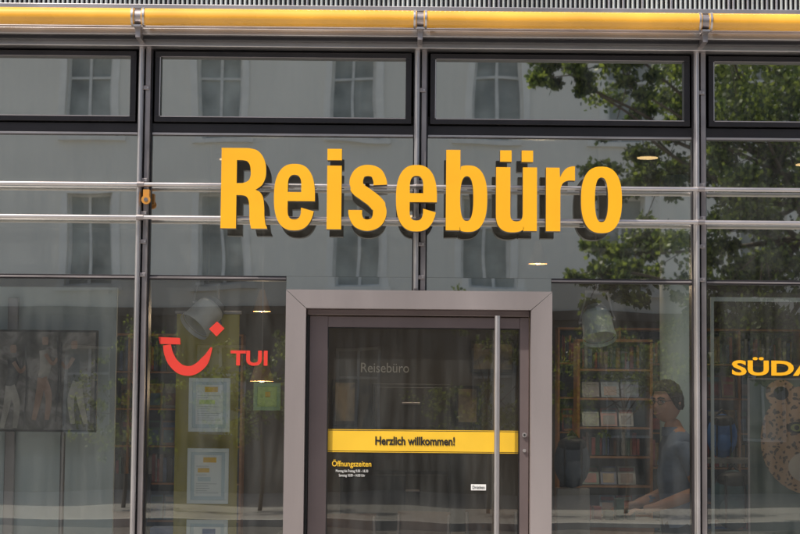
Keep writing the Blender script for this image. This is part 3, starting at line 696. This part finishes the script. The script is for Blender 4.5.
# trees
BARK=mat("bark",(.10,.075,.055),.9,0,.3,8,.5,30,stretch=(1,1,.2))
def leafmat(n,c):
    m=mat(n,c,.5,0,.35,1.5); N=m.node_tree.nodes; L=m.node_tree.links; P_=N["Principled BSDF"]
    tl=N.new("ShaderNodeBsdfTranslucent"); tl.inputs[0].default_value=(c[0]*2.2,c[1]*2,c[2]*1.2,1); mx_=N.new("ShaderNodeMixShader"); mx_.inputs[0].default_value=.45
    L.new(P_.outputs[0],mx_.inputs[1]); L.new(tl.outputs[0],mx_.inputs[2]); L.new(mx_.outputs[0],N["Material Output"].inputs[0]); return m
L1=leafmat("foliage_light",(.12,.165,.045)); L2=leafmat("foliage_dark",(.035,.06,.022))
def tree(x,y,h,trunk_r,clumps,nleaf,ls,seed,fl=.5):
    r=random.Random(seed); b=MB("street_tree",[BARK,L1,L2])
    top=Vector((x,y,h*.75)); pts=[Vector((x,y,-.02)),Vector((x+.05,y,h*.2)),Vector((x-.03,y+.05,h*.45)),top]
    b.tube(pts,[trunk_r,trunk_r*.85,trunk_r*.6,trunk_r*.3],0,12)
    for (cx,cz,cy,rr) in clumps:
        c=Vector((cx,cy,cz)); s=pts[2]+(top-pts[2])*r.random()*.8; mid=(s+c)/2+Vector((0,0,-.15*rr))
        b.tube([s,mid,c],[trunk_r*.35,trunk_r*.2,trunk_r*.08],0,6)
        subs=[(c+Vector((r.gauss(0,.6),r.gauss(0,.5),r.gauss(0,.55)))*rr,rr*r.uniform(.18,.5)) for _ in range(11)]
        for sc_,sr in subs:
            b.tube([c,sc_],[trunk_r*.08,trunk_r*.03],0,4)
            for _ in range(nleaf):
                d=Vector((r.gauss(0,1.3),r.gauss(0,1),r.gauss(0,.6))).normalized()*sr*(r.random()**.45)*r.uniform(.7,1.25)
                p=sc_+d; a=Vector((r.gauss(0,1),r.gauss(0,1),r.gauss(0,.5))).normalized(); q=a.orthogonal().normalized(); q=(Matrix.Rotation(r.random()*6.28,3,a)@q)
                w=q.cross(a)*ls*.35; l=q*ls*r.uniform(.7,1.2)
                b.add([p,p+l*.5+w,p+l,p+l*.5-w],[(0,1,2,3)],1 if r.random()<fl else 2)
    return b.done()
k=30/F
def tp(u,v): return (u-400)*k, 1.7+(412-v)*k
cl=[]
for u,v,rr in ((760,100,1.2),(800,180,1.4),(850,120,1.6),(755,250,.9),(690,60,.8),(620,85,.6),(570,78,.4),(655,110,.45),(830,260,1.2),(900,200,1.5),(720,30,1.0),(800,20,1.4),(735,160,.8),(600,20,.8),(790,330,1.0),(545,60,.3),(760,190,1.0),(720,230,.9),(700,300,.5),(755,360,.8),(650,250,.5),(620,190,.4),(670,180,.6),(600,270,.4),(740,300,.9),(780,270,.9),(790,140,.9)):
    a,z=tp(u,v); cl.append((a,z,-19+random.uniform(-1,1),rr))
tree(6.9,-19.6,8,.17,cl,160,.10,2)
def young(x,y,h,seed,nl=30,nc=12):
    r=random.Random(seed); c=[(x+r.uniform(-.9,.9),h*r.uniform(.4,1),y+r.uniform(-.5,.5),r.uniform(.25,.5)) for _ in range(nc)]
    tree(x,y,h,.04,c,nl,.075,seed,.7)
kk=33/F
young((125-400)*kk,-22,3.0,3,20,8); young((262-400)*kk,-22,3.2,4); young((490-400)*kk,-22,3.3,5,22,9); young((625-400)*kk,-22,3.2,6,30,12)
# ------------------------------------------------------------ light
w=bpy.data.worlds.new("World"); scene.world=w; w.use_nodes=True; N=w.node_tree.nodes; L=w.node_tree.links
sky=N.new("ShaderNodeTexSky"); sky.sky_type='NISHITA'; sky.sun_disc=False
EL,AZ=math.radians(56),math.radians(232)
sky.sun_elevation=EL; sky.sun_rotation=AZ; sky.air_density=1; sky.dust_density=4
bg=N["Background"]; bg.inputs[1].default_value=.15; L.new(sky.outputs[0],bg.inputs[0])
s=bpy.data.lights.new("sun",'SUN'); s.energy=4.8; s.angle=math.radians(.5); s.color=(1,.93,.83)
so=bpy.data.objects.new("sun",s); scene.collection.objects.link(so)
d=Vector((math.sin(AZ)*math.cos(EL),math.cos(AZ)*math.cos(EL),math.sin(EL)))
so.rotation_euler=d.to_track_quat('Z','Y').to_euler()
scene.view_settings.view_transform='Standard'; scene.view_settings.look='None'; scene.view_settings.exposure=0
